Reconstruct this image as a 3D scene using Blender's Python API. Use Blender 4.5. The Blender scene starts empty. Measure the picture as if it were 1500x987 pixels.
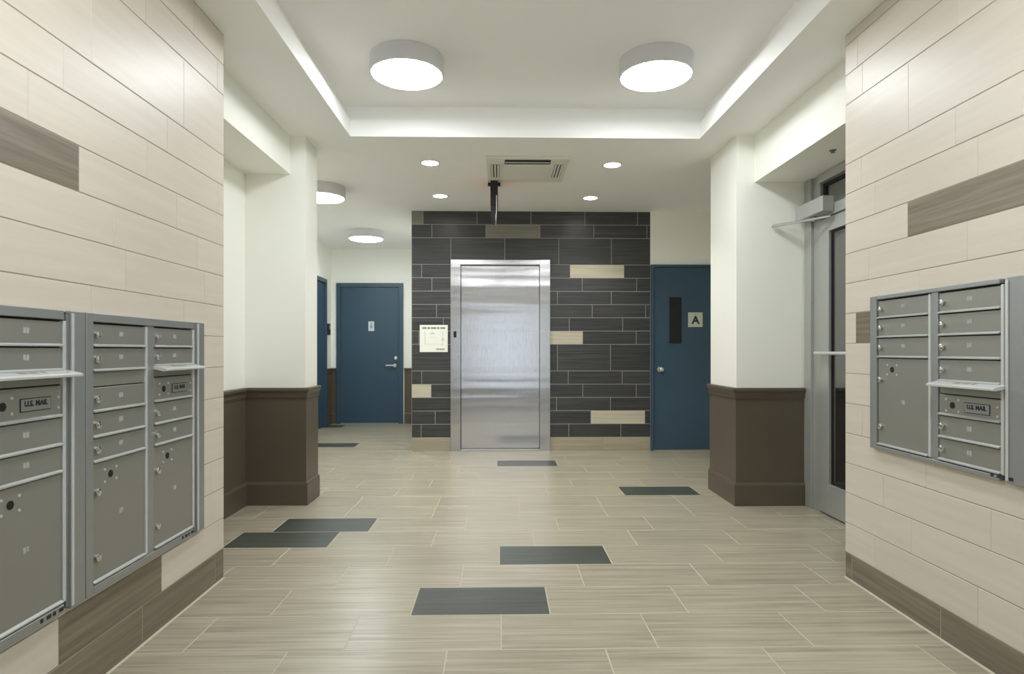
import bpy, bmesh, math, random
from mathutils import Vector, Matrix
random.seed(7)
S = bpy.context.scene
C = S.collection
PI = math.pi

# ------------------------------------------------------------ camera, world, exposure
H = 1.14
cam_d = bpy.data.cameras.new('camera')
cam_d.sensor_width = 36.0
cam_d.lens = 900.0 / 1500.0 * 36.0
cam_d.shift_y = 19.5 / 1500.0
cam_d.clip_start = 0.05
cam = bpy.data.objects.new('camera', cam_d)
C.objects.link(cam)
cam.location = (0, 0, H)
cam.rotation_euler = (PI / 2, 0, -math.atan(19 / 900))
S.camera = cam

LAMP = 15.0          # drum diffuser emission
SPOT = 16.0          # recessed downlight power
SKY = 0.58            # overcast daylight outside the entrance
w = bpy.data.worlds.new('overcast_sky')
S.world = w
w.use_nodes = True
w.node_tree.nodes['Background'].inputs[0].default_value = (1.0, 0.99, 0.98, 1)
w.node_tree.nodes['Background'].inputs[1].default_value = SKY

pd = bpy.data.lights.new('daylight_portal', 'AREA')
pd.shape = 'RECTANGLE'; pd.size = 2.5; pd.size_y = 2.0
pd.cycles.is_portal = True
po = bpy.data.objects.new('daylight_portal', pd)
C.objects.link(po)
po.location = (0.18, -0.52, 1.15)
po.rotation_euler = (PI / 2, 0, PI)     # faces +Y, into the lobby

vs = S.view_settings
vs.view_transform = 'Standard'
vs.look = 'None'
vs.gamma = 1.0
vs.use_curve_mapping = False
vs.exposure = 1.6
S.display_settings.display_device = 'sRGB'
try:
    S.cycles.max_bounces = 10
    S.cycles.diffuse_bounces = 8
    S.cycles.sample_clamp_indirect = 10.0
    S.cycles.use_denoising = True
except Exception:
    pass


# ------------------------------------------------------------ materials
def lin(c):
    c /= 255.0
    return c / 12.92 if c <= 0.04045 else ((c + 0.055) / 1.055) ** 2.4


def rgb(r, g, b):
    return (lin(r), lin(g), lin(b), 1)


MATS = {}


def mat(name, col, rough=0.5, metal=0.0, spec=0.5, emit=None, estr=0.0):
    m = bpy.data.materials.new(name)
    m.use_nodes = True
    b = m.node_tree.nodes['Principled BSDF']
    b.inputs['Base Color'].default_value = col
    b.inputs['Roughness'].default_value = rough
    b.inputs['Metallic'].default_value = metal
    b.inputs['Specular IOR Level'].default_value = spec
    if emit:
        b.inputs['Emission Color'].default_value = emit
        b.inputs['Emission Strength'].default_value = estr
    MATS[name] = m
    return m


def nodes(m):
    nt = m.node_tree
    return nt, nt.nodes['Principled BSDF'], nt.links


def paint(name, col, rough=0.55, amount=0.05, scale=3.0, bump=0.03):
    """painted surface: faint roller unevenness"""
    m = mat(name, col, rough)
    nt, b, L = nodes(m)
    tc = nt.nodes.new('ShaderNodeNewGeometry')
    n = nt.nodes.new('ShaderNodeTexNoise')
    n.inputs['Scale'].default_value = scale
    n.inputs['Detail'].default_value = 4
    L.new(tc.outputs['Position'], n.inputs['Vector'])
    mx = nt.nodes.new('ShaderNodeMix'); mx.data_type = 'RGBA'
    mx.inputs[6].default_value = tuple(c * (1 - amount) for c in col[:3]) + (1,)
    mx.inputs[7].default_value = tuple(min(1, c * (1 + amount)) for c in col[:3]) + (1,)
    L.new(n.outputs['Fac'], mx.inputs[0])
    L.new(mx.outputs[2], b.inputs['Base Color'])
    n2 = nt.nodes.new('ShaderNodeTexNoise')
    n2.inputs['Scale'].default_value = 180
    L.new(tc.outputs['Position'], n2.inputs['Vector'])
    bp = nt.nodes.new('ShaderNodeBump')
    bp.inputs['Strength'].default_value = bump
    bp.inputs['Distance'].default_value = 0.002
    L.new(n2.outputs['Fac'], bp.inputs['Height'])
    L.new(bp.outputs['Normal'], b.inputs['Normal'])
    return m


def streak_tile(name, dark, mid, light, rough=0.35, across=60.0, contrast=1.0, vary=0.06, bump=0.05, axis='XZ'):
    """porcelain tile with fine streaks along its length (local x); every tile gets its own cut of the pattern"""
    m = mat(name, mid, rough)
    nt, b, L = nodes(m)
    tc = nt.nodes.new('ShaderNodeTexCoord')
    oi = nt.nodes.new('ShaderNodeObjectInfo')
    mul = nt.nodes.new('ShaderNodeMath'); mul.operation = 'MULTIPLY'; mul.inputs[1].default_value = 37.0
    L.new(oi.outputs['Random'], mul.inputs[0])
    comb = nt.nodes.new('ShaderNodeCombineXYZ')
    for k in range(3):
        L.new(mul.outputs[0], comb.inputs[k])
    add = nt.nodes.new('ShaderNodeVectorMath'); add.operation = 'ADD'
    L.new(tc.outputs['Object'], add.inputs[0]); L.new(comb.outputs[0], add.inputs[1])
    mp = nt.nodes.new('ShaderNodeMapping')
    mp.inputs['Scale'].default_value = (1.6, across, across)
    L.new(add.outputs[0], mp.inputs['Vector'])
    n = nt.nodes.new('ShaderNodeTexNoise')
    n.inputs['Scale'].default_value = 1.0
    n.inputs['Detail'].default_value = 5
    n.inputs['Roughness'].default_value = 0.65
    L.new(mp.outputs[0], n.inputs['Vector'])
    cr = nt.nodes.new('ShaderNodeValToRGB')
    e = cr.color_ramp.elements
    e[0].position = 0.5 - 0.22 / contrast; e[0].color = dark
    e[1].position = 0.5 + 0.22 / contrast; e[1].color = light
    x = cr.color_ramp.elements.new(0.5); x.color = mid
    L.new(n.outputs['Fac'], cr.inputs[0])
    # tile-to-tile shade
    mr = nt.nodes.new('ShaderNodeMapRange')
    mr.inputs['To Min'].default_value = 1 - vary; mr.inputs['To Max'].default_value = 1 + vary
    L.new(oi.outputs['Random'], mr.inputs['Value'])
    vm = nt.nodes.new('ShaderNodeVectorMath'); vm.operation = 'SCALE'
    L.new(cr.outputs[0], vm.inputs[0]); L.new(mr.outputs[0], vm.inputs['Scale'])
    L.new(vm.outputs[0], b.inputs['Base Color'])
    bp = nt.nodes.new('ShaderNodeBump')
    bp.inputs['Strength'].default_value = bump; bp.inputs['Distance'].default_value = 0.002
    L.new(n.outputs['Fac'], bp.inputs['Height']); L.new(bp.outputs['Normal'], b.inputs['Normal'])
    return m


def steel(name, col, rough, wave=0.0, brush=0.06):
    """brushed stainless sheet: fine grain plus the slow oil-canning waves of thin sheet"""
    m = mat(name, col, rough, 1.0)
    nt, b, L = nodes(m)
    g = nt.nodes.new('ShaderNodeNewGeometry')
    mp = nt.nodes.new('ShaderNodeMapping'); mp.inputs['Scale'].default_value = (500, 500, 6)
    L.new(g.outputs['Position'], mp.inputs['Vector'])
    n = nt.nodes.new('ShaderNodeTexNoise'); n.inputs['Scale'].default_value = 1; n.inputs['Detail'].default_value = 2
    L.new(mp.outputs[0], n.inputs['Vector'])
    bp = nt.nodes.new('ShaderNodeBump'); bp.inputs['Strength'].default_value = brush; bp.inputs['Distance'].default_value = 0.001
    L.new(n.outputs['Fac'], bp.inputs['Height'])
    last = bp
    if wave:
        mp2 = nt.nodes.new('ShaderNodeMapping'); mp2.inputs['Scale'].default_value = (0.35, 0.35, 5.5)
        L.new(g.outputs['Position'], mp2.inputs['Vector'])
        n2 = nt.nodes.new('ShaderNodeTexNoise'); n2.inputs['Scale'].default_value = 1.0; n2.inputs['Detail'].default_value = 1.5
        L.new(mp2.outputs[0], n2.inputs['Vector'])
        b2 = nt.nodes.new('ShaderNodeBump'); b2.inputs['Strength'].default_value = wave; b2.inputs['Distance'].default_value = 0.05
        L.new(n2.outputs['Fac'], b2.inputs['Height']); L.new(bp.outputs['Normal'], b2.inputs['Normal'])
        last = b2
    L.new(last.outputs['Normal'], b.inputs['Normal'])
    return m


def glass(name, tint, refl=0.12, clear=1.0):
    m = bpy.data.materials.new(name); m.use_nodes = True
    nt = m.node_tree; nt.nodes.clear(); L = nt.links
    out = nt.nodes.new('ShaderNodeOutputMaterial')
    tr = nt.nodes.new('ShaderNodeBsdfTransparent'); tr.inputs[0].default_value = tint
    gl = nt.nodes.new('ShaderNodeBsdfGlossy'); gl.inputs['Roughness'].default_value = 0.04
    fr = nt.nodes.new('ShaderNodeFresnel'); fr.inputs[0].default_value = 1.5
    ad = nt.nodes.new('ShaderNodeMath'); ad.operation = 'ADD'; ad.inputs[1].default_value = refl
    L.new(fr.outputs[0], ad.inputs[0])
    mx = nt.nodes.new('ShaderNodeMixShader')
    L.new(ad.outputs[0], mx.inputs[0]); L.new(tr.outputs[0], mx.inputs[1]); L.new(gl.outputs[0], mx.inputs[2])
    L.new(mx.outputs[0], out.inputs[0])
    MATS[name] = m
    return m


paint('wall_paint', rgb(243, 243, 235), amount=0.02)
paint('ceiling_paint', rgb(248, 248, 246), rough=0.7, amount=0.015)
paint('brown_paint', rgb(90, 81, 69), rough=0.38, amount=0.06)
paint('blue_paint', rgb(53, 79, 98), rough=0.42, amount=0.04)
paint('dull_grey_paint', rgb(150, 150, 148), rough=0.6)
mat('wall_grout', rgb(158, 150, 136), 0.9)
mat('dark_wall_grout', rgb(150, 150, 146), 0.9)
mat('floor_grout', rgb(190, 182, 164), 0.9)
streak_tile('cream_tile', rgb(208, 199, 186), rgb(212, 203, 190), rgb(216, 208, 196), rough=0.40, across=30, vary=0.02, bump=0.02)
streak_tile('taupe_tile', rgb(102, 91, 78), rgb(124, 113, 98), rgb(144, 132, 115), rough=0.35, across=45, vary=0.05)
streak_tile('grey_taupe_tile', rgb(108, 107, 97), rgb(120, 120, 110), rgb(133, 132, 121), rough=0.4, across=50, vary=0.03)
streak_tile('charcoal_tile', rgb(41, 42, 43), rgb(58, 58, 58), rgb(80, 80, 79), rough=0.38, across=75, vary=0.10)
streak_tile('pale_accent_tile', rgb(179, 172, 150), rgb(198, 191, 169), rgb(212, 206, 186), rough=0.35, across=60)
streak_tile('sand_tile', rgb(152, 143, 122), rgb(165, 155, 135), rgb(177, 169, 148), rough=0.35, across=60)
streak_tile('floor_tile', rgb(140, 133, 115), rgb(163, 156, 136), rgb(181, 175, 155), rough=0.30, across=50, vary=0.035, contrast=1.15)
streak_tile('slate_floor_tile', rgb(55, 60, 54), rgb(70, 75, 68), rgb(86, 92, 83), rough=0.35, across=50, vary=0.05)
mat('mailbox_metal', rgb(154, 154, 148), 0.42, 0.55)
mat('mailbox_frame', rgb(160, 163, 163), 0.4, 0.6)
mat('bright_metal', rgb(212, 214, 213), 0.35, 0.4)
mat('lip_highlight_metal', rgb(182, 184, 182), 0.4, 0.45)  # paler than the doors: light caught on the lip edges, put into the colour
mat('chrome', rgb(225, 223, 218), 0.15, 1.0)
mat('aluminium', rgb(178, 180, 176), 0.40, 0.4)
mat('black', rgb(14, 14, 14), 0.5)
mat('dark_rubber', rgb(28, 28, 27), 0.7)
mat('ink', rgb(40, 40, 40), 0.7)
mat('pale_mark', rgb(172, 173, 170), 0.6)
mat('faint_ink', rgb(145, 145, 140), 0.7)
mat('paper', rgb(244, 245, 236), 0.6)
mat('plaque', rgb(196, 200, 186), 0.5)
mat('pale_plate', rgb(205, 216, 222), 0.4)
mat('white_plastic', rgb(228, 228, 218), 0.45)
mat('lamp_shell', rgb(208, 208, 210), 0.5)
mat('lamp_diffuser', rgb(250, 250, 250), 0.4, emit=(0.93, 0.975, 1.0, 1), estr=LAMP)
mat('downlight_lens', rgb(250, 250, 250), 0.4, emit=(1.0, 0.96, 0.88, 1), estr=14)
mat('red_glow', rgb(200, 30, 20), 0.4, emit=(1.0, 0.10, 0.06, 1), estr=0.12)
steel('elevator_steel', rgb(196, 194, 198), 0.13, wave=0.11, brush=0.30)
steel('jamb_steel', rgb(188, 187, 189), 0.16, wave=0.10, brush=0.25)
glass('door_glass', (0.60, 0.61, 0.58, 1), 0.28)
glass('entrance_glass', (0.85, 0.9, 0.92, 1), 0.03)
glass('dark_glass', (0.10, 0.09, 0.08, 1), 0.02)
glass('clear_acrylic', (0.9, 0.9, 0.9, 1), 0.15)


# ------------------------------------------------------------ mesh helpers
class B:
    """collects shapes; build() links ONE mesh object"""

    def __init__(self):
        self.bm = bmesh.new()

    def box(self, x0, x1, y0, y1, z0, z1, bev=0.0, seg=1):
        t = bmesh.new()
        bmesh.ops.create_cube(t, size=1)
        bmesh.ops.scale(t, vec=(x1 - x0, y1 - y0, z1 - z0), verts=t.verts)
        bmesh.ops.translate(t, vec=((x0 + x1) / 2, (y0 + y1) / 2, (z0 + z1) / 2), verts=t.verts)
        if bev:
            bmesh.ops.bevel(t, geom=list(t.edges), offset=bev, segments=seg, affect='EDGES', profile=0.5)
        self._merge(t)
        return self

    def _merge(self, t):
        me = bpy.data.meshes.new('tmp')
        t.to_mesh(me); t.free()
        self.bm.from_mesh(me)
        bpy.data.meshes.remove(me)

    def cyl(self, p, axis, r, length, seg=24, r2=None, bev=0.0):
        """cylinder starting at p and running along axis"""
        t = bmesh.new()
        bmesh.ops.create_cone(t, cap_ends=True, segments=seg, radius1=r, radius2=r if r2 is None else r2, depth=length)
        if bev:
            ed = [e for e in t.edges if abs(e.verts[0].co.z - e.verts[1].co.z) < 1e-6]
            bmesh.ops.bevel(t, geom=ed, offset=bev, segments=2, affect='EDGES', profile=0.5)
        a = Vector(axis).normalized()
        q = Vector((0, 0, 1)).rotation_difference(a).to_matrix().to_4x4()
        bmesh.ops.transform(t, matrix=Matrix.Translation(Vector(p) + a * length / 2) @ q, verts=t.verts)
        self._merge(t)
        return self

    def lathe(self, prof, seg=48, c=(0, 0, 0)):
        """profile [(r, z)] turned round z"""
        bm = self.bm
        rings = []
        for r, z in prof:
            if r < 1e-6:
                rings.append([bm.verts.new((c[0], c[1], c[2] + z))])
            else:
                rings.append([bm.verts.new((c[0] + r * math.cos(2 * PI * k / seg), c[1] + r * math.sin(2 * PI * k / seg), c[2] + z)) for k in range(seg)])
        for a, b in zip(rings, rings[1:]):
            for k in range(seg):
                k2 = (k + 1) % seg
                if len(a) == 1 and len(b) == 1:
                    continue
                if len(a) == 1:
                    bm.faces.new((a[0], b[k2], b[k]))
                elif len(b) == 1:
                    bm.faces.new((a[k], a[k2], b[0]))
                else:
                    bm.faces.new((a[k], a[k2], b[k2], b[k]))
        bmesh.ops.recalc_face_normals(bm, faces=bm.faces)
        return self

    def prism(self, pts, axis, a0, a1):
        """polygon pts in the two other axes, extruded along axis from a0 to a1"""
        def v(p, a):
            if axis == 'x': return (a, p[0], p[1])
            if axis == 'y': return (p[0], a, p[1])
            return (p[0], p[1], a)
        bm = self.bm
        A = [bm.verts.new(v(p, a0)) for p in pts]
        D = [bm.verts.new(v(p, a1)) for p in pts]
        n = len(pts)
        fs = [bm.faces.new(A), bm.faces.new(D[::-1])]
        for k in range(n):
            fs.append(bm.faces.new((A[k], D[k], D[(k + 1) % n], A[(k + 1) % n])))
        bmesh.ops.recalc_face_normals(bm, faces=fs)
        return self

    def sweep(self, prof, path):
        """closed profile [(offset to the left of the path, z)] swept along an xy polyline with mitred corners"""
        bm = self.bm
        P = [Vector(p) for p in path]
        rings = []
        for i, p in enumerate(P):
            def nrm(a, b):
                d = (b - a).normalized(); return Vector((-d.y, d.x))
            if i == 0: n = nrm(P[0], P[1])
            elif i == len(P) - 1: n = nrm(P[-2], P[-1])
            else:
                n1, n2 = nrm(P[i - 1], p), nrm(p, P[i + 1])
                n = (n1 + n2); n = n / (n.dot(n1))
            rings.append([bm.verts.new((p.x + n.x * o, p.y + n.y * o, z)) for o, z in prof])
        fs = []
        m = len(prof)
        for a, b in zip(rings, rings[1:]):
            for k in range(m):
                fs.append(bm.faces.new((a[k], b[k], b[(k + 1) % m], a[(k + 1) % m])))
        fs.append(bm.faces.new(rings[0])); fs.append(bm.faces.new(rings[-1][::-1]))
        bmesh.ops.recalc_face_normals(bm, faces=fs)
        return self

    def mesh(self, name, m, smooth=False):
        me = bpy.data.meshes.new(name)
        self.bm.to_mesh(me); self.bm.free()
        me.materials.append(MATS[m])
        if smooth:
            for p in me.polygons: p.use_smooth = True
            try: me.set_sharp_from_angle(angle=math.radians(35))
            except Exception: pass
        return me

    def build(self, name, m, parent=None, smooth=False, **kw):
        return link(name, self.mesh(name, m, smooth), parent, **kw)


def link(name, me, parent=None, loc=None, rot=None, label=None, cat=None, group=None, kind=None):
    o = bpy.data.objects.new(name, me)
    C.objects.link(o)
    if parent: o.parent = parent
    if loc is not None: o.location = loc
    if rot is not None: o.rotation_euler = rot
    if label: o['label'] = label
    if cat: o['category'] = cat
    if group: o['group'] = group
    if kind: o['kind'] = kind
    return o


def empty(name, loc, rz=0.0, **kw):
    o = link(name, None, None, loc, (0, 0, rz), **kw)
    o.empty_display_size = 0.1
    return o


def copy_tree(o, parent=None):
    c = o.copy(); C.objects.link(c); c.parent = parent
    for ch in list(o.children): copy_tree(ch, c)
    return c


def text_mesh(s, size, m, depth=0.0006, bold=0.0):
    """lettering lying in the local xz plane, facing -y, centred"""
    cu = bpy.data.curves.new('lettering', 'FONT')
    cu.body = s; cu.size = size; cu.extrude = depth; cu.align_x = 'CENTER'; cu.align_y = 'CENTER'; cu.offset = bold
    cu.resolution_u = 3
    o = bpy.data.objects.new('lettering', cu); C.objects.link(o)
    bpy.context.view_layer.update()
    me = bpy.data.meshes.new_from_object(o.evaluated_get(bpy.context.evaluated_depsgraph_get()))
    bpy.data.objects.remove(o); bpy.data.curves.remove(cu)
    me.transform(Matrix.Rotation(PI / 2, 4, 'X'))
    me.materials.clear(); me.materials.append(MATS[m])
    return me


def struct(name, bm, m, label=None, parent=None):
    return bm.build(name, m, parent, kind='structure', label=label)


# ------------------------------------------------------------ the shell
XL, XR = -1.38, 1.742          # faces of the tiled side walls
YL, YR = 3.11, 3.055           # where they end
CZ = 2.72                      # lower ceiling
TT = 0.008                     # tile thickness
YE = 6.98                      # face of the elevator wall
XC = -2.61                     # corridor left wall
YF = 9.62                      # corridor end wall
P_L = (-1.43, 4.57, 4.86)      # left pier: x face, y front, y rear
P_R = (1.745, 4.48, 5.03)      # right pier
XRL, XRR = -1.873, 2.30        # backs of the two recesses
YB = -0.35                     # entrance wall behind the camera

def ex(c):
    u = (c * 0.3953 + 590 - 750) / 900.0
    t = math.atan(19 / 900)
    return YE * (math.sin(t) + u * math.cos(t)) / (math.cos(t) - u * math.sin(t))


EI0, EI1 = ex(214), ex(508)

floor = struct('floor', B().box(-2.9, 4.2, YB - 0.2, 10.0, -0.2, -0.0006), 'floor_grout', 'pale porcelain tiled lobby floor')
wall_left = struct('wall_left', B().box(-2.05, XL - 0.0012, YB, YL, 0, CZ), 'wall_grout', 'cream tiled wall carrying the mailboxes on the left')
wall_right = struct('wall_right', B().box(XR + 0.0012, 2.45, YB, YR, 0, CZ), 'wall_grout', 'cream tiled wall carrying the mailboxes on the right')
struct('wall_left_recess', B().box(-2.05, XRL, YL, P_L[1], 0, CZ), 'wall_paint', 'white painted wall at the back of the left recess')
struct('wall_left_pier', B().box(-2.75, P_L[0], P_L[1], P_L[2], 0, CZ), 'wall_paint', 'white painted pier on the left above brown wainscot')
struct('wall_left_header', B().box(XRL, -1.542, YL, P_L[1], 2.44, CZ), 'wall_paint', 'white header beam over the left recess')
struct('wall_corridor_left', B().box(-2.75, XC, P_L[2], YF + 0.15, 0, CZ), 'wall_paint', 'white corridor wall beside the end door')
struct('wall_corridor_end', B().box(XC, -0.85, YF, YF + 0.15, 0, CZ), 'wall_paint', 'white wall at the end of the corridor')
struct('wall_corridor_right', B().box(-0.985, -0.85, YE + 0.3, YF, 0, CZ), 'wall_paint', 'white side of the elevator shaft in the corridor')
wall_back = struct('wall_elevator', B().box(-0.99, EI0, YE + 0.0012, YE + 0.3, 0, CZ).box(EI1, 1.727, YE + 0.0012, YE + 0.3, 0, CZ).box(EI0, EI1, YE + 0.0012, YE + 0.3, 2.11, CZ), 'dark_wall_grout', 'charcoal tiled wall around the elevator')
struct('wall_beside_elevator', B().box(1.727, 2.95, YE + 0.002, YE + 0.3, 0, CZ), 'wall_paint', 'white wall around the blue door marked A')
struct('wall_lobby_right', B().box(2.80, 2.95, P_R[2], YE, 0, CZ), 'wall_paint', 'white lobby wall hidden behind the right pier')
struct('wall_right_pier', B().box(P_R[0], 2.95, P_R[1], P_R[2], 0, CZ), 'wall_paint', 'white painted pier on the right above brown wainscot')
struct('wall_right_header', B().box(1.88, 2.45, YR, P_R[1], 2.375, CZ), 'wall_paint', 'white header beam over the glass door recess')
# the stair hall seen dimly through the glass door
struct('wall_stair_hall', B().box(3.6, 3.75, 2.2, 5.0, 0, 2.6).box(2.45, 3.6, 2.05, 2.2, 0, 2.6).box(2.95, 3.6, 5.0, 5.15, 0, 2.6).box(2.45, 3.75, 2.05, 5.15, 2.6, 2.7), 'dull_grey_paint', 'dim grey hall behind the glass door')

# lower ceiling with the tray opening, tray walls, tray ceiling
TX0, TX1, TY0, TY1, LIP, TZ, SET = -1.098, 1.498, 0.35, 4.56, 2.842, 2.965, 0.06
struct('ceiling', B().box(-2.9, TX0, YB - 0.2, 10.0, CZ, LIP).box(TX1, 4.2, YB - 0.2, 10.0, CZ, LIP)
       .box(TX0, TX1, YB - 0.2, TY0, CZ, LIP).box(TX0, TX1, TY1, 10.0, CZ, LIP), 'ceiling_paint', 'white lower ceiling with a raised tray')
struct('ceiling_tray', B().box(TX0 - SET - 0.1, TX0 - SET, TY0 - SET, TY1 + SET, LIP, TZ).box(TX1 + SET, TX1 + SET + 0.1, TY0 - SET, TY1 + SET, LIP, TZ)
       .box(TX0 - SET - 0.1, TX1 + SET + 0.1, TY0 - SET - 0.1, TY0 - SET, LIP, TZ).box(TX0 - SET - 0.1, TX1 + SET + 0.1, TY1 + SET, TY1 + SET + 0.1, LIP, TZ)
       .box(TX0 - SET - 0.1, TX1 + SET + 0.1, TY0 - SET - 0.1, TY1 + SET + 0.1, TZ, TZ + 0.08), 'ceiling_paint', 'raised ceiling panel inside the lit tray')

# entrance wall behind the camera, glazed
struct('wall_entrance', B().box(-2.05, -1.10, YB - 0.15, YB, 0, CZ).box(1.46, 2.45, YB - 0.15, YB, 0, CZ).box(-1.10, 1.46, YB - 0.15, YB, 2.20, CZ), 'wall_paint', 'white wall around the glazed street entrance')
ent = empty('door_1', (0.18, YB - 0.08, 0), label='glazed street entrance behind the viewer', kind='structure')
fr = B()
for x in (-1.28, -1.02, 0.96, 1.22):
    fr.box(x, x + 0.06, -0.03, 0.03, 0, 2.20)
fr.box(-1.28, 1.28, -0.035, 0.035, 2.11, 2.20)
fr.build('door_frame', 'aluminium', ent)
B().box(-1.22, 1.22, -0.025, 0.025, 0.0, 0.25).build('kick_plate', 'brown_paint', ent)
for a, b in ((-1.22, -1.02), (-0.96, 0.96), (1.02, 1.22)):
    B().box(a, b, -0.004, 0.004, 0.25, 2.11).build('pane', 'entrance_glass', ent)


# ------------------------------------------------------------ wall tiles
_tm = {}


def tile_mesh(w_, h_, m, t=TT, bev=0.0012):
    key = (round(w_, 3), round(h_, 3), m)
    if key not in _tm:
        _tm[key] = B().box(0, w_, -t, 0, 0, h_, bev).mesh('tile', m)
    return _tm[key]


G = 0.0035


def lay(parent, origin, rz, x0, x1, z0, z1, name='tile', m='cream_tile', g=G, gx=None):
    """one tile on a wall; x along the wall (viewer's right), origin on the grout face"""
    gx = g if gx is None else gx
    w_, h_ = x1 - x0 - gx, z1 - z0 - g
    if w_ < 0.012: return
    R = Matrix.Rotation(rz, 4, 'Z')
    p = Vector(origin) + R @ Vector((x0 + gx / 2, 0, z0 + g / 2))
    return link(name, tile_mesh(w_, h_, m), parent, p, (0, 0, rz))


def course(parent, origin, rz, xa, xb, z0, z1, joint, accents=(), m='cream_tile', W=0.61, skip=()):
    """a course of tiles between xa and xb with a joint at x = joint; accents = [(x0, x1, material)], skip = [(x0, x1)]"""
    n0 = math.floor((xa - joint) / W) - 1
    x = joint + n0 * W
    cuts = set()
    while x < xb + W:
        cuts.add(round(x, 4)); x += W
    for a in accents:
        cuts = {c for c in cuts if not (a[0] - 0.06 < c < a[1] + 0.06)}
        cuts |= {a[0], a[1]}
    for s in skip:
        cuts |= {s[0], s[1]}
    cs = sorted(c for c in cuts if xa < c < xb)
    cs = [xa] + cs + [xb]
    for a, b in zip(cs, cs[1:]):
        mid = (a + b) / 2
        if any(s[0] < mid < s[1] for s in skip): continue
        mm = m
        for q in accents:
            if q[0] - 1e-4 <= mid <= q[1] + 1e-4: mm = q[2]
        lay(parent, origin, rz, a, b, z0, z1, m=mm, gx=0.0007 if mm == 'cream_tile' else 0.006)


# left wall: x along the wall = world Y
OL = (XL - TT, 0, 0); RL = PI / 2
ya = 0.55
PL = 0.151
left_rows = [  # (first course, last course + 1, joint, accents)
    (0, 1, 3.02 - 0.61, (), 'taupe_tile'),
    (1, 2, 2.545, ((1.955, 2.545, 'taupe_tile'),), None),
    (2, 3, 2.25, (), None), (3, 4, 1.75, (), None), (4, 5, 2.5, (), None), (5, 6, 2.9, (), None), (6, 7, 2.2, (), None), (7, 8, 1.6, (), None),
    (8, 9, 2.72, (), None), (9, 10, 2.30, (), None), (10, 11, 1.62, (), None),
    (11, 12, 2.05, ((1.44, 2.05, 'taupe_tile'),), None), (12, 13, 2.44, (), None), (13, 14, 1.976, (), None),
    (14, 16, 1.50, (), None), (16, 17, 1.82, (), None), (17, 18, 2.2, (), None)]
for a, b, j, acc, mm in left_rows:
    course(wall_left, OL, RL, ya, YL, a * PL, min(b * PL, CZ), j, acc, mm or 'cream_tile')

# right wall: x along the wall = -world Y
OR_ = (XR + TT, 0, 0); RR = -PI / 2
PR, Z0R = 0.1492, 0.13


def zr(k): return 0.0 if k < 0 else min(Z0R + PR * k, CZ)


right_rows = [
    (-1, 0, -2.39, (), 'taupe_tile'),
    (0, 1, -2.2, (), None), (1, 2, -1.95, (), None), (2, 3, -2.75, (), None), (3, 4, -1.86, (), None), (4, 5, -2.3, (), None), (5, 6, -2.6, (), None), (6, 7, -2.1, (), None),
    (7, 8, -2.965, ((-2.965, -2.355, 'taupe_tile'),), None), (8, 9, -2.51, (), None), (9, 10, -2.86, (), None),
    (10, 11, -2.585, ((-2.585, -1.975, 'taupe_tile'),), None), (11, 12, -2.2, (), None), (12, 13, -1.7, (), None),
    (13, 15, -2.58, (), None), (15, 16, -2.30, (), None), (16, 17, -2.95, (), None), (17, 18, -2.5, (), None)]
for a, b, j, acc, mm in right_rows:
    course(wall_right, OR_, RR, -YR, -ya, zr(a), zr(b), j, acc, mm or 'cream_tile')


# pale bead of grout where the tiled walls meet the floor
B().prism([(XL, 0.0003), (XL + 0.007, 0.0003), (XL, 0.006)], 'y', ya, YL).build('grout_bead', 'floor_grout', wall_left)
B().prism([(XR, 0.0003), (XR - 0.007, 0.0003), (XR, 0.006)], 'y', ya, YR).build('grout_bead', 'floor_grout', wall_right)

# elevator wall tiles
OE = (0, YE + TT, 0)
EX0, EX1 = -0.99, 1.727
D0, D1, DT = ex(178), ex(545), 2.165      # outer edges of the elevator frame
e_rows = [
    (17, 18, [75, 275, 475, 675, 870], {(35, 75): 'grey_taupe_tile'}),
    (16, 17, [108, 308, 508, 708, 905], {(308, 508): 'grey_taupe_tile'}),
    (13, 14, [70, 620, 820], {(620, 820): 'pale_accent_tile'}),
    (12, 13, [108, 665, 867], {}),
    (11, 12, [573, 773], {}),
    (10, 11, [125, 702, 900], {}),
    (9, 10, [150, 617, 815], {}),
    (8, 9, [60, 667, 865], {(545, 667): 'pale_accent_tile'}),
    (6, 8, [573, 770], {}),
    (5, 6, [70, 613, 813], {}),
    (4, 5, [105, 667, 865], {(35, 105): 'pale_accent_tile'}),
    (3, 4, [570, 770], {}),
    (2, 3, [120, 697, 897], {(697, 897): 'pale_accent_tile'}),
    (1, 2, [68, 615, 808], {}),
    (0, 1, [740], 'sand_tile')]
for a, b, joints, acc in e_rows:
    z0, z1 = a * PL, min(b * PL, CZ)
    cuts = [35] + joints + [915]
    if z0 < DT - 0.01:
        cuts = sorted(set(cuts + [178, 545]))
    for p, q in zip(cuts, cuts[1:]):
        if z0 < DT - 0.01 and 178 <= (p + q) / 2 <= 545: continue
        mm = 'charcoal_tile'
        if isinstance(acc, str): mm = acc
        else:
            for (s, e), v in acc.items():
                if s <= (p + q) / 2 <= e: mm = v
        lay(wall_back, OE, 0, EX0 if p == 35 else ex(p), EX1 if q == 915 else ex(q), z0, z1, m=mm, g=0.0065)
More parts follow.
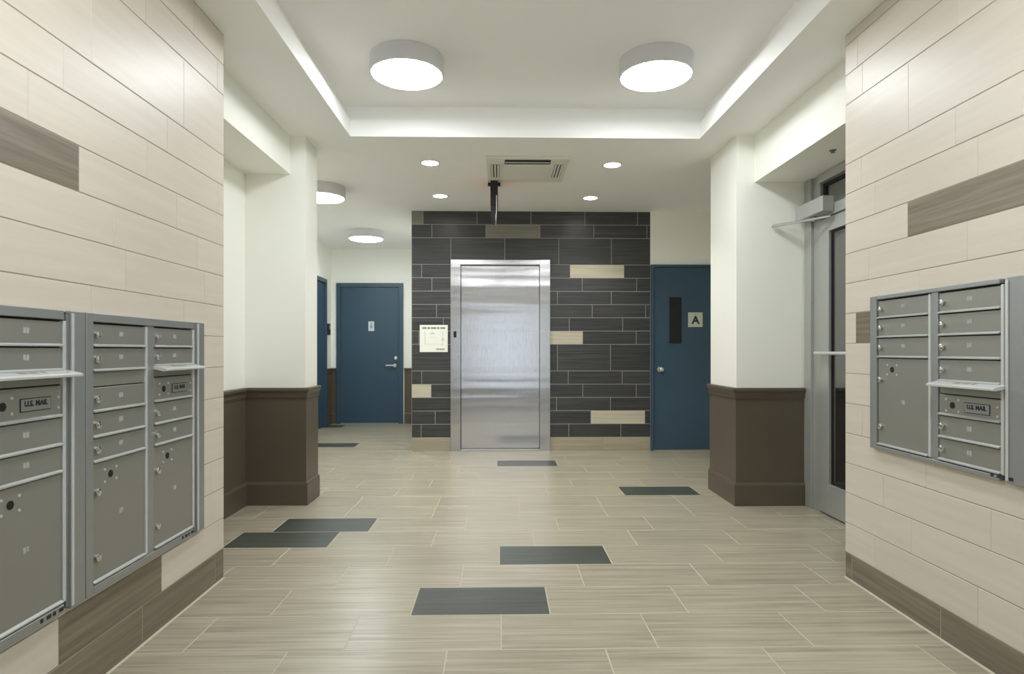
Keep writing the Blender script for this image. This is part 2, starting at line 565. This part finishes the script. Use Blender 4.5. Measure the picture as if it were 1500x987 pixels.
# the double course over the door: two side pieces, and pieces cut down to the frame head
for p, q in ((35, 178), (578, 773), (773, 915)):
    lay(wall_back, OE, 0, EX0 if p == 35 else ex(p), EX1 if q == 915 else ex(q), 14 * PL, 16 * PL, m='charcoal_tile', g=0.0065)
lay(wall_back, OE, 0, ex(178), ex(378), DT, 16 * PL, m='charcoal_tile', g=0.0065)
a_, b_, c_ = ex(378) + 0.003, ex(545) + 0.003, ex(578) - 0.003      # the tile notched round the frame corner
B().prism([(a_, DT + 0.003), (b_, DT + 0.003), (b_, 14 * PL + 0.003), (c_, 14 * PL + 0.003), (c_, 16 * PL - 0.003), (a_, 16 * PL - 0.003)], 'y', -TT, 0).build('tile', 'charcoal_tile', wall_back, loc=OE)

# ------------------------------------------------------------ floor tiles
FW, FD, FY = 0.603, 0.3085, 2.96
frow = {-3: 1.009, -2: 1.215, -1: 0.2216, 0: 1.017, 1: 0.605, 2: -0.9975, 3: -0.823, 4: 1.35, 5: 0.15, 6: 1.595, 7: 0.02, 8: 0.42, 9: 0.22, 10: 0.583, 11: 0.1, 12: 0.38, 13: 0.2, 14: -1.71, 15: 0.1, 20: -2.33}
slate = {-1: -0.075, 1: 0.30, 2: -1.30, 3: -1.12, 6: 1.30, 10: 0.28, 14: -2.0, 20: -2.6}
regions = [(-1.38, 1.742, -9, 3.11), (-1.873, 2.25, 3.055, 4.57), (-1.43, 1.745, 4.48, 5.03), (-2.61, 2.80, 4.86, YE), (-2.61, -0.99, YE, YF)]
ftm = {}


def floor_tile(m):
    if m not in ftm:
        ftm[m] = B().box(0, FW - 0.005, 0, FD - 0.0055, -TT, 0.0, 0.0005).mesh('tile', m)
    return ftm[m]


for k in range(-7, 22):
    y0 = FY + k * FD
    j = frow.get(k, (k * 0.37) % FW)
    n0 = math.floor((-2.7 - j) / FW)
    for n in range(n0, n0 + 12):
        x0 = j + n * FW
        if not any(x0 + FW > r[0] + 0.003 and x0 < r[1] - 0.003 and y0 + FD > r[2] and y0 < r[3] - 0.003 for r in regions): continue
        m = 'floor_tile'
        if k in slate and x0 < slate[k] < x0 + FW: m = 'slate_floor_tile'
        link('tile', floor_tile(m), floor, (x0 + 0.0025, y0 + 0.00275, 0))

# ------------------------------------------------------------ wainscot, rails, skirting
RZ = 0.865
panel = [(0, 0.15), (0.008, 0.15), (0.008, 0.80), (0, 0.80)]
rail = [(0, 0.785), (0.014, 0.785), (0.018, 0.80), (0.018, 0.818), (0.024, 0.832), (0.034, 0.842), (0.034, RZ - 0.006), (0.028, RZ), (0, RZ)]
skirt = [(0, 0), (0.022, 0), (0.022, 0.15), (0.016, 0.165), (0.008, 0.17), (0, 0.17)]
runs = [
    ('left_pier', [(P_L[0], P_L[2]), (P_L[0], P_L[1]), (XRL, P_L[1]), (XRL, YL)], 'left recess and pier'),
    ('right_pier', [(2.243, P_R[1]), (P_R[0], P_R[1]), (P_R[0], P_R[2])], 'right pier'),
    ('corridor_left', [(XC, 8.20), (XC, 4.90)], 'corridor side wall'),
    ('corridor_corner', [(-2.525, YF), (XC, YF), (XC, 9.27)], 'corridor corner left of the far door'),
    ('corridor_right', [(-0.99, YF), (-1.475, YF)], 'corridor end right of the far door'),
]
tn = 0
for nm, path, where in runs:
    # keep the room on the left of the path
    path = path[::-1]
    tn += 1; struct('trim_%d' % tn, B().sweep([(-o, z) for o, z in panel], path), 'brown_paint', 'brown painted wainscot panel on the ' + where)
    tn += 1; struct('trim_%d' % tn, B().sweep([(-o, z) for o, z in rail], path), 'brown_paint', 'brown moulded chair rail along the ' + where)
    struct('baseboard_' + nm, B().sweep([(-o, z) for o, z in skirt], path), 'brown_paint', 'tall brown baseboard along the ' + where)

# ------------------------------------------------------------ elevator entrance
el = empty('elevator_entrance', (0, YE, 0), label='brushed stainless steel elevator door and frame in the charcoal tiled wall', cat='elevator')
i0, i1, iz = EI0, EI1, 2.11
B().prism([(D0, -0.022), (i0, -0.022), (i0, 0.07), (i0 - 0.001, 0.07), (i0 - 0.001, -0.0015), (D0, -0.0015)], 'z', 0, DT).build('door_jamb', 'jamb_steel', el)
B().prism([(D1, -0.022), (i1, -0.022), (i1, 0.07), (i1 + 0.001, 0.07), (i1 + 0.001, -0.0015), (D1, -0.0015)], 'z', 0, DT).build('door_jamb', 'jamb_steel', el)
B().box(i0, i1, -0.022, -0.0015, iz, DT, 0.002).build('door_head', 'jamb_steel', el)
B().box(i0 + 0.004, i1 - 0.004, 0.05, 0.08, 0.020, iz - 0.004).build('door_panel', 'elevator_steel', el)
B().box(i0, i1, -0.022, 0.09, 0, 0.014, 0.002).build('sill', 'aluminium', el)
B().box(i0, i1, 0.081, 0.10, 0.0, iz).build('shaft_backing', 'dark_rubber', el)
bt = B().box(-0.016, 0.016, -0.003, 0, -0.035, 0.035, 0.001).build('call_button_plate', 'black', el, loc=(ex(194), -0.0222, 1.32))
B().cyl((0, -0.003, 0.0), (0, -1, 0), 0.008, 0.003, 16).build('call_button', 'dark_rubber', bt)

# notice beside the elevator
no = empty('wall_notice', ((ex(115)), YE, 1.12), label='square white printed notice on the charcoal tiles left of the elevator', cat='notice')
B().box(-0.158, 0.158, -0.006, -0.0005, 0, 0.307, 0.001).build('board', 'paper', no)
q = B()
x = -0.13
for wd in (0.05, 0.03, 0.06, 0.028, 0.055):           # blurred heading, drawing and caption lines
    q.box(x, x + wd, -0.0075, -0.0062, 0.262, 0.282); x += wd + 0.009
q.build('heading_print', 'faint_ink', no)
q = B().prism([(-0.055, 0.205), (0.02, 0.205), (-0.012, 0.222)], 'y', -0.0075, -0.0062)
q.box(-0.10, -0.095, -0.0072, -0.0062, 0.09, 0.235).box(0.098, 0.102, -0.0072, -0.0062, 0.06, 0.235).box(-0.10, 0.10, -0.0072, -0.0062, 0.088, 0.091)
q.box(0.094, 0.112, -0.0075, -0.0062, 0.13, 0.155).box(-0.06, 0.03, -0.0072, -0.0062, 0.165, 0.168)
q.build('diagram_print', 'plaque', no)
q = B()
for x in (0.03, 0.062, 0.094):
    q.box(x, x + 0.027, -0.0075, -0.0062, 0.025, 0.040)
q.build('caption_print', 'faint_ink', no)


# ------------------------------------------------------------ blue flush doors
def blue_door(name, loc, rz, w_, h_, label, knob_side, fw=0.05, knob=None, lite=False, plaque=False):
    """frame outer width w_ and height h_, origin at the middle of the foot on the wall face"""
    d = empty(name, loc, rz, label=label, kind='structure')
    f = B()
    f.box(-w_ / 2, -w_ / 2 + fw, -0.04, 0, 0, h_, 0.002).box(w_ / 2 - fw, w_ / 2, -0.04, 0, 0, h_, 0.002).box(-w_ / 2 + fw, w_ / 2 - fw, -0.04, 0, h_ - fw, h_, 0.002)
    f.build('door_frame', 'blue_paint', d)
    B().box(-w_ / 2 + fw + 0.004, w_ / 2 - fw - 0.004, -0.012, 0, 0.008, h_ - fw - 0.004, 0.001).build('door_leaf', 'blue_paint', d)
    return d


# door marked A, right of the elevator
da = blue_door('door_2', (1.727 + 0.505, YE, 0), 0, 1.01, 2.115, 'blue door marked A with a narrow dark vision panel', -1, fw=0.028)
lx = 1.727 + 0.505


def eu(u):      # photograph column -> x on the elevator wall
    return ex((u - 590) / 0.3953)


def ez(v): return 1.14 + (513 - v) / 900.0 * YE


vp = B()
a0, a1, b0, b1 = eu(980) - lx, eu(998) - lx, ez(503), ez(435)
vp.box(a0 - 0.016, a0, -0.018, -0.012, b0 - 0.016, b1 + 0.016, 0.001).box(a1, a1 + 0.016, -0.018, -0.012, b0 - 0.016, b1 + 0.016, 0.001)
vp.box(a0, a1, -0.018, -0.012, b0 - 0.016, b0, 0.001).box(a0, a1, -0.018, -0.012, b1, b1 + 0.016, 0.001)
vpo = vp.build('vision_panel_frame', 'blue_paint', da)
B().box(a0, a1, -0.0145, -0.012, b0, b1).build('pane', 'black', vpo)
pl = B().box(-0.083, 0.083, -0.004, 0, -0.083, 0.083, 0.001).build('plaque', 'plaque', da, loc=(eu(1018) - lx, -0.0122, ez(468)), label='pale square plaque with a black letter A')
link('letter', text_mesh('A', 0.125, 'ink', bold=0.004), pl, (0.002, -0.0046, -0.008))
q = B()
for x in (-0.012, 0.0, 0.012):
    q.cyl((x, -0.004, 0.060), (0, -1, 0), 0.004, 0.0015, 8)
q.build('raised_dots', 'faint_ink', pl)


def knob(parent, x, z, y=-0.012):
    k = B().cyl((0, 0, 0), (0, -1, 0), 0.034, 0.008, 28, bev=0.002).cyl((0, -0.008, 0), (0, -1, 0), 0.013, 0.03, 20)
    o = k.build('knob_rose', 'chrome', parent, loc=(x, y, z), smooth=True)
    r = B().lathe([(0, 0.068), (0.014, 0.067), (0.024, 0.062), (0.031, 0.052), (0.032, 0.044), (0.027, 0.036), (0.013, 0.030), (0, 0.030)], 28)
    me = r.mesh('knob', 'chrome', True); me.transform(Matrix.Rotation(PI / 2, 4, 'X'))
    link('knob', me, o)


knob(da, eu(967) - lx, ez(541))

# door at the end of the corridor
dw = 1.03
dfc = blue_door('door_3', (-2.008, YF, 0), 0, dw, 2.185, 'blue flush door closing the far end of the corridor', 1, fw=0.062)
B().box(-0.045, 0.045, -0.003, 0, -0.075, 0.075, 0.001).build('sign_plate', 'pale_plate', dfc, loc=(0.02, -0.0122, 1.515), label='small pale plate on the door')
q = B().box(-0.012, 0.012, -0.005, -0.003, -0.035, 0.02).cyl((0, -0.003, 0.038), (0, -1, 0), 0.012, 0.002, 12)
q.build('pictogram', 'faint_ink', [c for c in dfc.children if c.name.startswith('sign_plate')][0])
lv = B().cyl((0, 0, 0), (0, -1, 0), 0.028, 0.008, 24).cyl((0, -0.008, 0), (0, -1, 0), 0.011, 0.045, 16).box(-0.135, 0.012, -0.058, -0.042, -0.011, 0.011, 0.004, 2)
lv.build('lever_handle', 'chrome', dfc, loc=(0.385, -0.012, 0.905))
B().cyl((0, 0, 0), (0, -1, 0), 0.026, 0.014, 24, bev=0.002).build('deadbolt', 'chrome', dfc, loc=(0.40, -0.012, 1.02))
B().box(-0.44, 0.44, -0.05, -0.012, 0, 0.007, 0.002).build('threshold', 'aluminium', dfc)

# door in the corridor side wall, seen almost edge-on
dsd = blue_door('door_4', (XC, 8.74, 0), PI / 2, 1.02, 2.20, 'blue door in the corridor side wall, seen edge-on', 1, fw=0.06)
knob(dsd, -0.38, 0.95)

# ------------------------------------------------------------ glass door on the right
gd = empty('door_5', (XRR, 4.47, 0), -PI / 2, label='grey aluminium glass door with transom in the right recess', kind='structure')
# local x runs from the pier towards the camera; front faces the lobby (-y)
ZT = 2.372
Wd = 1.40
DH = 2.055
f = B()
f.box(0.0, 0.09, -0.055, 0.06, 0, ZT, 0.002).box(0.09, 0.18, -0.035, 0.06, 0, ZT, 0.002)
f.box(Wd - 0.10, Wd, -0.055, 0.06, 0, ZT, 0.002)
f.box(0.18, Wd - 0.10, -0.055, 0.06, ZT - 0.06, ZT, 0.002).box(0.18, Wd - 0.10, -0.055, 0.06, DH + 0.005, DH + 0.075, 0.002)
f.build('door_frame', 'aluminium', gd)
tp = B().box(0.18, Wd - 0.11, 0.0, 0.008, DH + 0.075, ZT - 0.06).build('transom_pane', 'door_glass', gd)
g_ = B()
g_.box(0.18, 0.20, -0.012, 0.02, DH + 0.075, ZT - 0.06).box(0.20, Wd - 0.10, -0.012, 0.02, ZT - 0.08, ZT - 0.06)
g_.build('gasket', 'dark_rubber', tp)
lf = B()
x0, x1 = 0.187, Wd - 0.107
SW = 0.115
lf.box(x0, x0 + SW, -0.04, 0.01, 0.012, DH, 0.002).box(x1 - SW, x1, -0.04, 0.01, 0.012, DH, 0.002)
lf.box(x0 + SW, x1 - SW, -0.04, 0.01, 0.012, 0.22, 0.002).box(x0 + SW, x1 - SW, -0.04, 0.01, DH - 0.095, DH, 0.002)
leaf = lf.build('door_leaf', 'aluminium', gd)
B().box(x0 + SW, x1 - SW, -0.016, -0.008, 0.22, DH - 0.095).build('pane', 'door_glass', leaf)
g_ = B()
g_.box(x0 + SW, x0 + SW + 0.012, -0.022, -0.004, 0.22, DH - 0.095).box(x1 - SW - 0.012, x1 - SW, -0.022, -0.004, 0.22, DH - 0.095).box(x0 + SW + 0.012, x1 - SW - 0.012, -0.022, -0.004, 0.22, 0.235).box(x0 + SW + 0.012, x1 - SW - 0.012, -0.022, -0.004, DH - 0.11, DH - 0.095)
g_.build('gasket', 'dark_rubber', leaf)
pb = B()
pb.cyl((x0 + 0.02, -0.085, 1.12), (1, 0, 0), 0.012, x1 - x0 - 0.04, 16).cyl((x0 + 0.04, -0.035, 1.12), (0, -1, 0), 0.010, 0.05, 12).cyl((x1 - 0.04, -0.035, 1.12), (0, -1, 0), 0.010, 0.05, 12)
pb.build('push_bar', 'bright_metal', gd)
cl = B().box(0.03, 0.40, -0.135, -0.056, DH + 0.02, DH + 0.125, 0.006, 2).build('door_closer', 'aluminium', gd)
ar = B()
ar.prism([(0.20, -0.10), (0.215, -0.075), (0.02, -0.30), (0.005, -0.285)], 'z', DH - 0.006, DH + 0.006).prism([(0.005, -0.30), (0.025, -0.30), (0.39, -0.075), (0.37, -0.07)], 'z', DH - 0.018, DH - 0.006).cyl((0.205, -0.09, DH - 0.012), (0, 0, 1), 0.016, 0.032, 16)
ar.build('closer_arm', 'mailbox_metal', cl)


# ------------------------------------------------------------ mailboxes
ZB_L, ZT_L = 0.32, 1.265


def lock(parent, x, y, z, r=0.0115):
    o = link('lock', LOCK, parent, (x, y, z))
    return o


LOCK = B().cyl((0, 0, 0), (0, -1, 0), 0.0125, 0.012, 20, bev=0.002).box(-0.0015, 0.0015, -0.0128, -0.011, -0.006, 0.006).mesh('lock', 'chrome', True)
SCREW = B().cyl((0, 0, 0), (0, -1, 0), 0.0045, 0.002, 10).mesh('screw', 'bright_metal')
HOLE = B().cyl((0, 0, 0), (0, -1, 0), 0.0125, 0.0015, 20).mesh('keyhole', 'black')
US_TXT = text_mesh('U.S. MAIL', 0.0225, 'ink', 0.0004, 0.0007)


def sticker(parent, x, y, z, seed):
    """tiny worn number sticker"""
    r = random.Random(seed)
    q = B()
    for k in range(2):
        q.box(-0.011 + k * 0.012, -0.001 + k * 0.012, -0.0008, 0, -0.008 + r.uniform(-.002, .002), 0.008)
    q.build('number_sticker', 'pale_mark', parent, loc=(x, y, z))


def mdoor(unit, x0, x1, z0, z1, kind, seed):
    """one compartment door with its lip, lock, sticker"""
    yf = -0.014
    b = B().box(x0 + 0.002, x1 - 0.002, yf, -0.004, z0 + 0.003, z1 - 0.003, 0.0012)
    name = {'small': 'compartment_door', 'parcel': 'parcel_door', 'mail': 'outgoing_mail_door'}[kind]
    d = b.build(name, 'mailbox_metal', unit)
    B().prism([(yf, z0 + 0.001), (yf - 0.009, z0 + 0.001), (yf - 0.009, z0 + 0.005), (yf, z0 + 0.010)], 'x', x0 + 0.002, x1 - 0.002).build('door_lip', 'lip_highlight_metal', d)
    h_ = z1 - z0
    w_ = x1 - x0
    if kind == 'small':
        lock(d, x0 + 0.022, yf, z0 + h_ * 0.52)
        sticker(d, x0 + w_ * 0.52, yf, z0 + h_ * 0.58, seed)
    elif kind == 'parcel':
        lock(d, x0 + 0.022, yf, z1 - min(0.10, h_ * 0.25))
        lock(d, x0 + 0.022, yf, z0 + 0.085)
        sticker(d, x0 + w_ * 0.52, yf, z0 + h_ * 0.52, seed)
        link('keyhole', HOLE, d, (x0 + 0.10, yf, z1 - 0.052))
        for sx in (-0.032, 0.032):
            for sz in (-0.022, 0.02):
                link('screw', SCREW, d, (x0 + 0.10 + sx, yf, z1 - 0.052 + sz))
    else:
        hx = x0 + w_ * 0.24
        link('keyhole', HOLE, d, (hx, yf, z0 + h_ * 0.5))
        for sx in (-0.032, 0.032):
            for sz in (-0.022, 0.022):
                link('screw', SCREW, d, (hx + sx, yf, z0 + h_ * 0.5 + sz))
        px = x0 + w_ * 0.64
        p = B().box(-0.060, 0.060, -0.002, 0, -0.0195, 0.0195, 0.0006).build('mail_plate', 'ink', d, loc=(px, yf, z0 + h_ * 0.48))
        B().box(-0.0575, 0.0575, -0.0026, -0.002, -0.017, 0.017).build('plate_face', 'mailbox_frame', p)
        link('lettering', US_TXT, p, (0, -0.0031, 0.003))
        for sz in (-0.02, 0.012):
            link('screw', SCREW, d, (x1 - 0.016, yf, z0 + h_ * 0.5 + sz))
    return d


def mailbox(loc, rz, W_, Ht, cols, label, flL, flR):
    u = empty('mailbox_bank', loc, rz, label=label, cat='mailbox', group='recessed apartment mailboxes')
    B().box(0.004, W_ - 0.004, -0.004, -0.0005, 0.004, Ht - 0.004).build('back_panel', 'dark_rubber', u)
    # outer frame
    xa, xb = cols[0][0], cols[-1][1]
    za, zb = min(r[0] for c in cols for r in c[2]), max(r[1] for c in cols for r in c[2])
    fr = B()
    fr.box(0, xa - 0.002, -0.022, -0.0005, 0, Ht, 0.002)
    fr.box(xa, xb, -0.022, -0.0005, zb + 0.004, Ht, 0.002)
    fr.box(xa, xb, -0.022, -0.0005, 0, za - 0.004, 0.002)
    fr.box(xb + 0.030, W_, -0.022, -0.0005, 0, Ht, 0.002)
    fr.box(xb + 0.016, xb + 0.029, -0.016, -0.0005, 0.01, Ht - 0.01)
    fr.build('frame', 'mailbox_frame', u)
    B().box(xb + 0.029, xb + 0.040, -0.027, -0.022, 0.008, Ht - 0.008, 0.0015).build('edge_trim', 'bright_metal', u)
    for k, (c0, c1, rows) in enumerate(cols):
        if k < len(cols) - 1:
            B().box(c1 + 0.016, cols[k + 1][0] - 0.002, -0.016, -0.0005, za - 0.004, zb + 0.004, 0.001).build('mullion', 'mailbox_frame', u)
        B().box(c1 + 0.001, c1 + 0.014, -0.019, -0.004, za, zb, 0.002).build('hinge_highlight_strip', 'bright_metal', u)  # paler metal paints in the highlight along the shiny door edge
        for i, r in enumerate(rows):
            z0, z1, kd = r
            if kd in ('small', 'parcel', 'mail'):
                mdoor(u, c0, c1, z0, z1, kd, hash((round(loc[1], 2), k, i)) & 0xffff)
            elif kd == 'blank':
                B().box(c0, c1, -0.012, -0.004, z0 + 0.001, z1 - 0.001, 0.001).build('blank_panel', 'mailbox_metal', u)
            elif kd == 'slot':
                B().box(c0, c1, -0.010, -0.004, z0 + 0.001, z1 - 0.001).build('slot_panel', 'mailbox_metal', u)
                hd = B().prism([(-0.004, z1 + 0.006), (-0.004, z1 - 0.006), (-0.055, z1 - 0.018), (-0.064, z1 - 0.016), (-0.064, z1 - 0.010), (-0.058, z1 - 0.006)], 'x', c0 - 0.004, c1 + 0.026).build('mail_slot_hood', 'bright_metal', u, label='projecting pale metal hood over the mail slot')
                q = B()
                for a, b_ in ((0.34, 0.46), (0.48, 0.60), (0.63, 0.70)):
                    q.prism([(-0.024, z1 + 0.0010), (-0.040, z1 - 0.0026), (-0.040, z1 - 0.0020), (-0.024, z1 + 0.0016)], 'x', c0 + a * (c1 - c0), c0 + b_ * (c1 - c0))
                q.build('hood_print', 'mailbox_metal', hd)
    # maker's sticker under the frame
    q = B()
    x = W_ - 0.20
    for k in range(4):
        q.box(x, x + 0.012 + 0.006 * (k % 2), -0.0228, -0.0218, 0.010, 0.022); x += 0.026
    q.build('maker_sticker', 'ink', u)
    return u


def zz(vals, base): return [v - base for v in vals]


def left_cols():
    b = ZB_L
    c1 = [(1.151 - b, 1.232 - b, 'small'), (1.067 - b, 1.151 - b, 'small'), (1.016 - b, 1.067 - b, 'blank'), (0.929 - b, 1.016 - b, 'small'), (0.843 - b, 0.929 - b, 'small'), (0.759 - b, 0.843 - b, 'small'), (0.352 - b, 0.759 - b, 'parcel')]
    c2 = [(1.151 - b, 1.232 - b, 'small'), (1.075 - b, 1.151 - b, 'small'), (1.034 - b, 1.075 - b, 'slot'), (0.933 - b, 1.034 - b, 'mail'), (0.843 - b, 0.933 - b, 'small'), (0.759 - b, 0.843 - b, 'small'), (0.352 - b, 0.759 - b, 'parcel')]
    return [(0.038, 0.346, c1), (0.408, 0.711, c2)]


mailbox((XL, 2.052, ZB_L), PI / 2, 0.81, ZT_L - ZB_L, left_cols(), 'grey metal mailbox bank on the left wall, nearer the elevator', 0, 0)
mailbox((XL, 1.238, ZB_L), PI / 2, 0.81, ZT_L - ZB_L, left_cols(), 'grey metal mailbox bank cut off by the left edge of the picture', 0, 0)
b = 0.69
rc1 = [(1.283 - b, 1.366 - b, 'small'), (1.196 - b, 1.283 - b, 'small'), (1.107 - b, 1.196 - b, 'small'), (0.712 - b, 1.107 - b, 'parcel')]
rc2 = [(1.283 - b, 1.366 - b, 'small'), (1.196 - b, 1.283 - b, 'small'), (1.107 - b, 1.196 - b, 'small'), (1.018 - b, 1.107 - b, 'small'), (0.972 - b, 1.018 - b, 'slot'), (0.888 - b, 0.972 - b, 'mail'), (0.800 - b, 0.888 - b, 'small'), (0.712 - b, 0.800 - b, 'small')]
mailbox((XR, 2.815, b), -PI / 2, 0.90, 0.697, [(0.050, 0.381, rc1), (0.437, 0.738, rc2)], 'smaller grey metal mailbox bank on the right wall', 0, 0)


# ------------------------------------------------------------ ceiling lamps
def drum(loc, label, group):
    e = empty('ceiling_lamp', loc, label=label, cat='ceiling lamp', group=group)
    B().lathe([(0.0, 0), (0.225, 0), (0.228, -0.003), (0.228, -0.105), (0.225, -0.108), (0.217, -0.108), (0.215, -0.104), (0.215, -0.02), (0, -0.02)], 64).build('lamp_shade', 'lamp_shell', e, True)
    B().lathe([(0.2148, -0.103), (0.209, -0.112), (0.19, -0.117), (0.12, -0.123), (0.05, -0.126), (0, -0.1265)], 64).build('diffuser', 'lamp_diffuser', e, True)
    return e


drum((-0.575, 3.85, TZ), 'grey drum ceiling lamp in the tray, on the left', 'drum lamps in the ceiling tray')
drum((0.985, 3.84, TZ), 'grey drum ceiling lamp in the tray, on the right', 'drum lamps in the ceiling tray')
drum((-0.575, 1.30, TZ), 'drum ceiling lamp above the viewer, over the left mailboxes', 'drum lamps in the ceiling tray')
drum((0.975, 1.30, TZ), 'drum ceiling lamp above the viewer, over the right mailboxes', 'drum lamps in the ceiling tray')
drum((3.1, 3.6, 2.6), 'unseen drum lamp added to light the hall behind the glass door', None)  # out of view, added to brighten what shows through the glass
drum((-1.72, 5.98, CZ), 'drum ceiling lamp half hidden by the left pier', 'drum lamps in the corridor')
drum((-1.76, 8.18, CZ), 'drum ceiling lamp in front of the far corridor door', 'drum lamps in the corridor')


def zplane(u, v, z):
    t = math.atan(19 / 900); xc = (u - 750) / 900.0
    k = (z - H) / ((513 - v) / 900.0)
    return (k * (math.sin(t) + xc * math.cos(t)), k * (math.cos(t) - xc * math.sin(t)), z)


for u, v, lab in ((630, 238, 'recessed round downlight left of the air conditioner'), (897, 241, 'recessed round downlight right of the air conditioner'),
                  (645, 286.5, 'recessed round downlight nearest the elevator wall, left'), (865, 289.5, 'recessed round downlight nearest the elevator wall, right')):
    p = zplane(u, v, CZ)
    e = empty('downlight', p, label=lab, cat='downlight', group='recessed downlights before the elevator')
    B().lathe([(0.066, -0.001), (0.070, -0.007), (0.080, -0.006), (0.086, 0.0)], 40).build('trim_ring', 'white_plastic', e, True)
    B().lathe([(0.066, -0.004), (0.04, -0.005), (0, -0.0055)], 40).build('lens', 'downlight_lens', e, True)
    ld = bpy.data.lights.new('downlight_beam', 'SPOT')
    ld.energy = SPOT; ld.spot_size = math.radians(110); ld.spot_blend = 0.6; ld.shadow_soft_size = 0.06; ld.color = (1.0, 0.98, 0.95)
    lo = bpy.data.objects.new('downlight_beam', ld); C.objects.link(lo); lo.parent = e; lo.location = (0, 0, -0.012)

# ------------------------------------------------------------ ceiling cassette air conditioner
p0 = zplane(712, 228, CZ)
p1 = zplane(835, 229, CZ)
AW = p1[0] - p0[0]
AD = 0.70
ac = empty('ceiling_air_conditioner', ((p0[0] + p1[0]) / 2, p0[1] + AD / 2, CZ), label='square white cassette air conditioner flush in the ceiling', cat='air conditioner')
B().box(-AW / 2, AW / 2, -AD / 2, AD / 2, -0.022, -0.0005, 0.006, 2).build('panel', 'white_plastic', ac)
gr = B()
gr.box(-0.20, 0.20, -0.20, 0.20, -0.030, -0.022, 0.004)
gr.build('intake_grille', 'white_plastic', ac)
for sx, sy, lw, ld_ in ((0, -0.262, 0.38, 0.115), (0, 0.262, 0.38, 0.115), (-0.27, 0, 0.075, 0.38), (0.27, 0, 0.075, 0.38)):
    o = B().box(sx - lw / 2, sx + lw / 2, sy - ld_ / 2, sy + ld_ / 2, -0.0235, -0.022).build('air_slot', 'black' if sy < 0.1 else 'white_plastic', ac)
    if lw > ld_:
        B().box(sx - lw / 2 + 0.005, sx + lw / 2 - 0.005, sy + 0.002, sy + 0.022, -0.0255, -0.0235).build('vane', 'white_plastic', o)
    else:
        for e in (-1, 0, 1):
            B().box(sx + e * 0.026 - 0.008, sx + e * 0.026 + 0.008, sy - ld_ / 2 + 0.003, sy + ld_ / 2 - 0.003, -0.0275, -0.0235).build('vane', 'white_plastic', o)

# ------------------------------------------------------------ black sign hanging edge-on
p = zplane(724, 266, CZ)
sg = empty('hanging_sign', (p[0], p[1] + 0.02, CZ), label='black sign hanging edge-on from the ceiling in front of the elevator', cat='sign')
B().box(-0.035, 0.035, -0.12, 0.12, -0.025, -0.0005, 0.006).build('canopy', 'black', sg)
B().box(-0.034, 0.034, -0.15, 0.15, -0.25, -0.025, 0.004).build('housing', 'black', sg)
for s_ in (-1, 1):
    B().cyl((s_ * 0.034, -0.13, -0.055), (s_, 0, 0), 0.018, 0.024, 20, bev=0.004).build('side_knob', 'black', sg)
    B().box(s_ * 0.0345 - 0.001, s_ * 0.0345 + 0.001, -0.12, 0.13, -0.20, -0.06).build('lit_face', 'red_glow', sg)
B().box(-0.028, 0.012, -0.145, 0.145, -0.37, -0.25, 0.003).build('lower_panel', 'black', sg)
B().prism([(0.018, -0.16), (0.026, -0.16), (0.024, -0.30), (0.016, -0.385), (0.010, -0.385), (0.018, -0.29)], 'y', -0.156, 0.13).build('clear_edge_panel', 'bright_metal', sg)

# ------------------------------------------------------------ small fittings
def sprinkler(loc, rot, label):
    e = empty('sprinkler_head', loc, label=label, cat='sprinkler', group='small sprinkler heads')
    e.rotation_euler = rot
    B().lathe([(0, 0), (0.022, 0), (0.020, -0.004), (0.008, -0.006), (0.008, -0.012), (0, -0.012)], 20).build('escutcheon', 'grey_taupe_tile', e, True)
    B().cyl((0, 0, -0.016), (0, 0, 1), 0.013, 0.003, 16).build('deflector', 'grey_taupe_tile', e)


sprinkler((-1.70, 3.66, 2.44), (0, 0, 0), 'small sprinkler head under the left header beam')
sprinkler((2.06, 3.75, 2.375), (0, 0, 0), 'small sprinkler head under the right header beam')
sprinkler((XL + 0.001, 2.535, 2.60), (0, -PI / 2, 0), 'small sprinkler head high on the left tiled wall')

ic = empty('intercom_box', (XC, 9.42, 1.46), PI / 2, label='small dark box on the corridor wall beside the far door', cat='intercom')
B().box(-0.05, 0.05, -0.03, -0.0005, -0.085, 0.085, 0.004).build('case', 'dark_rubber', ic)
B().box(-0.035, 0.035, -0.033, -0.030, 0.0, 0.06, 0.001).build('speaker_plate', 'faint_ink', ic)
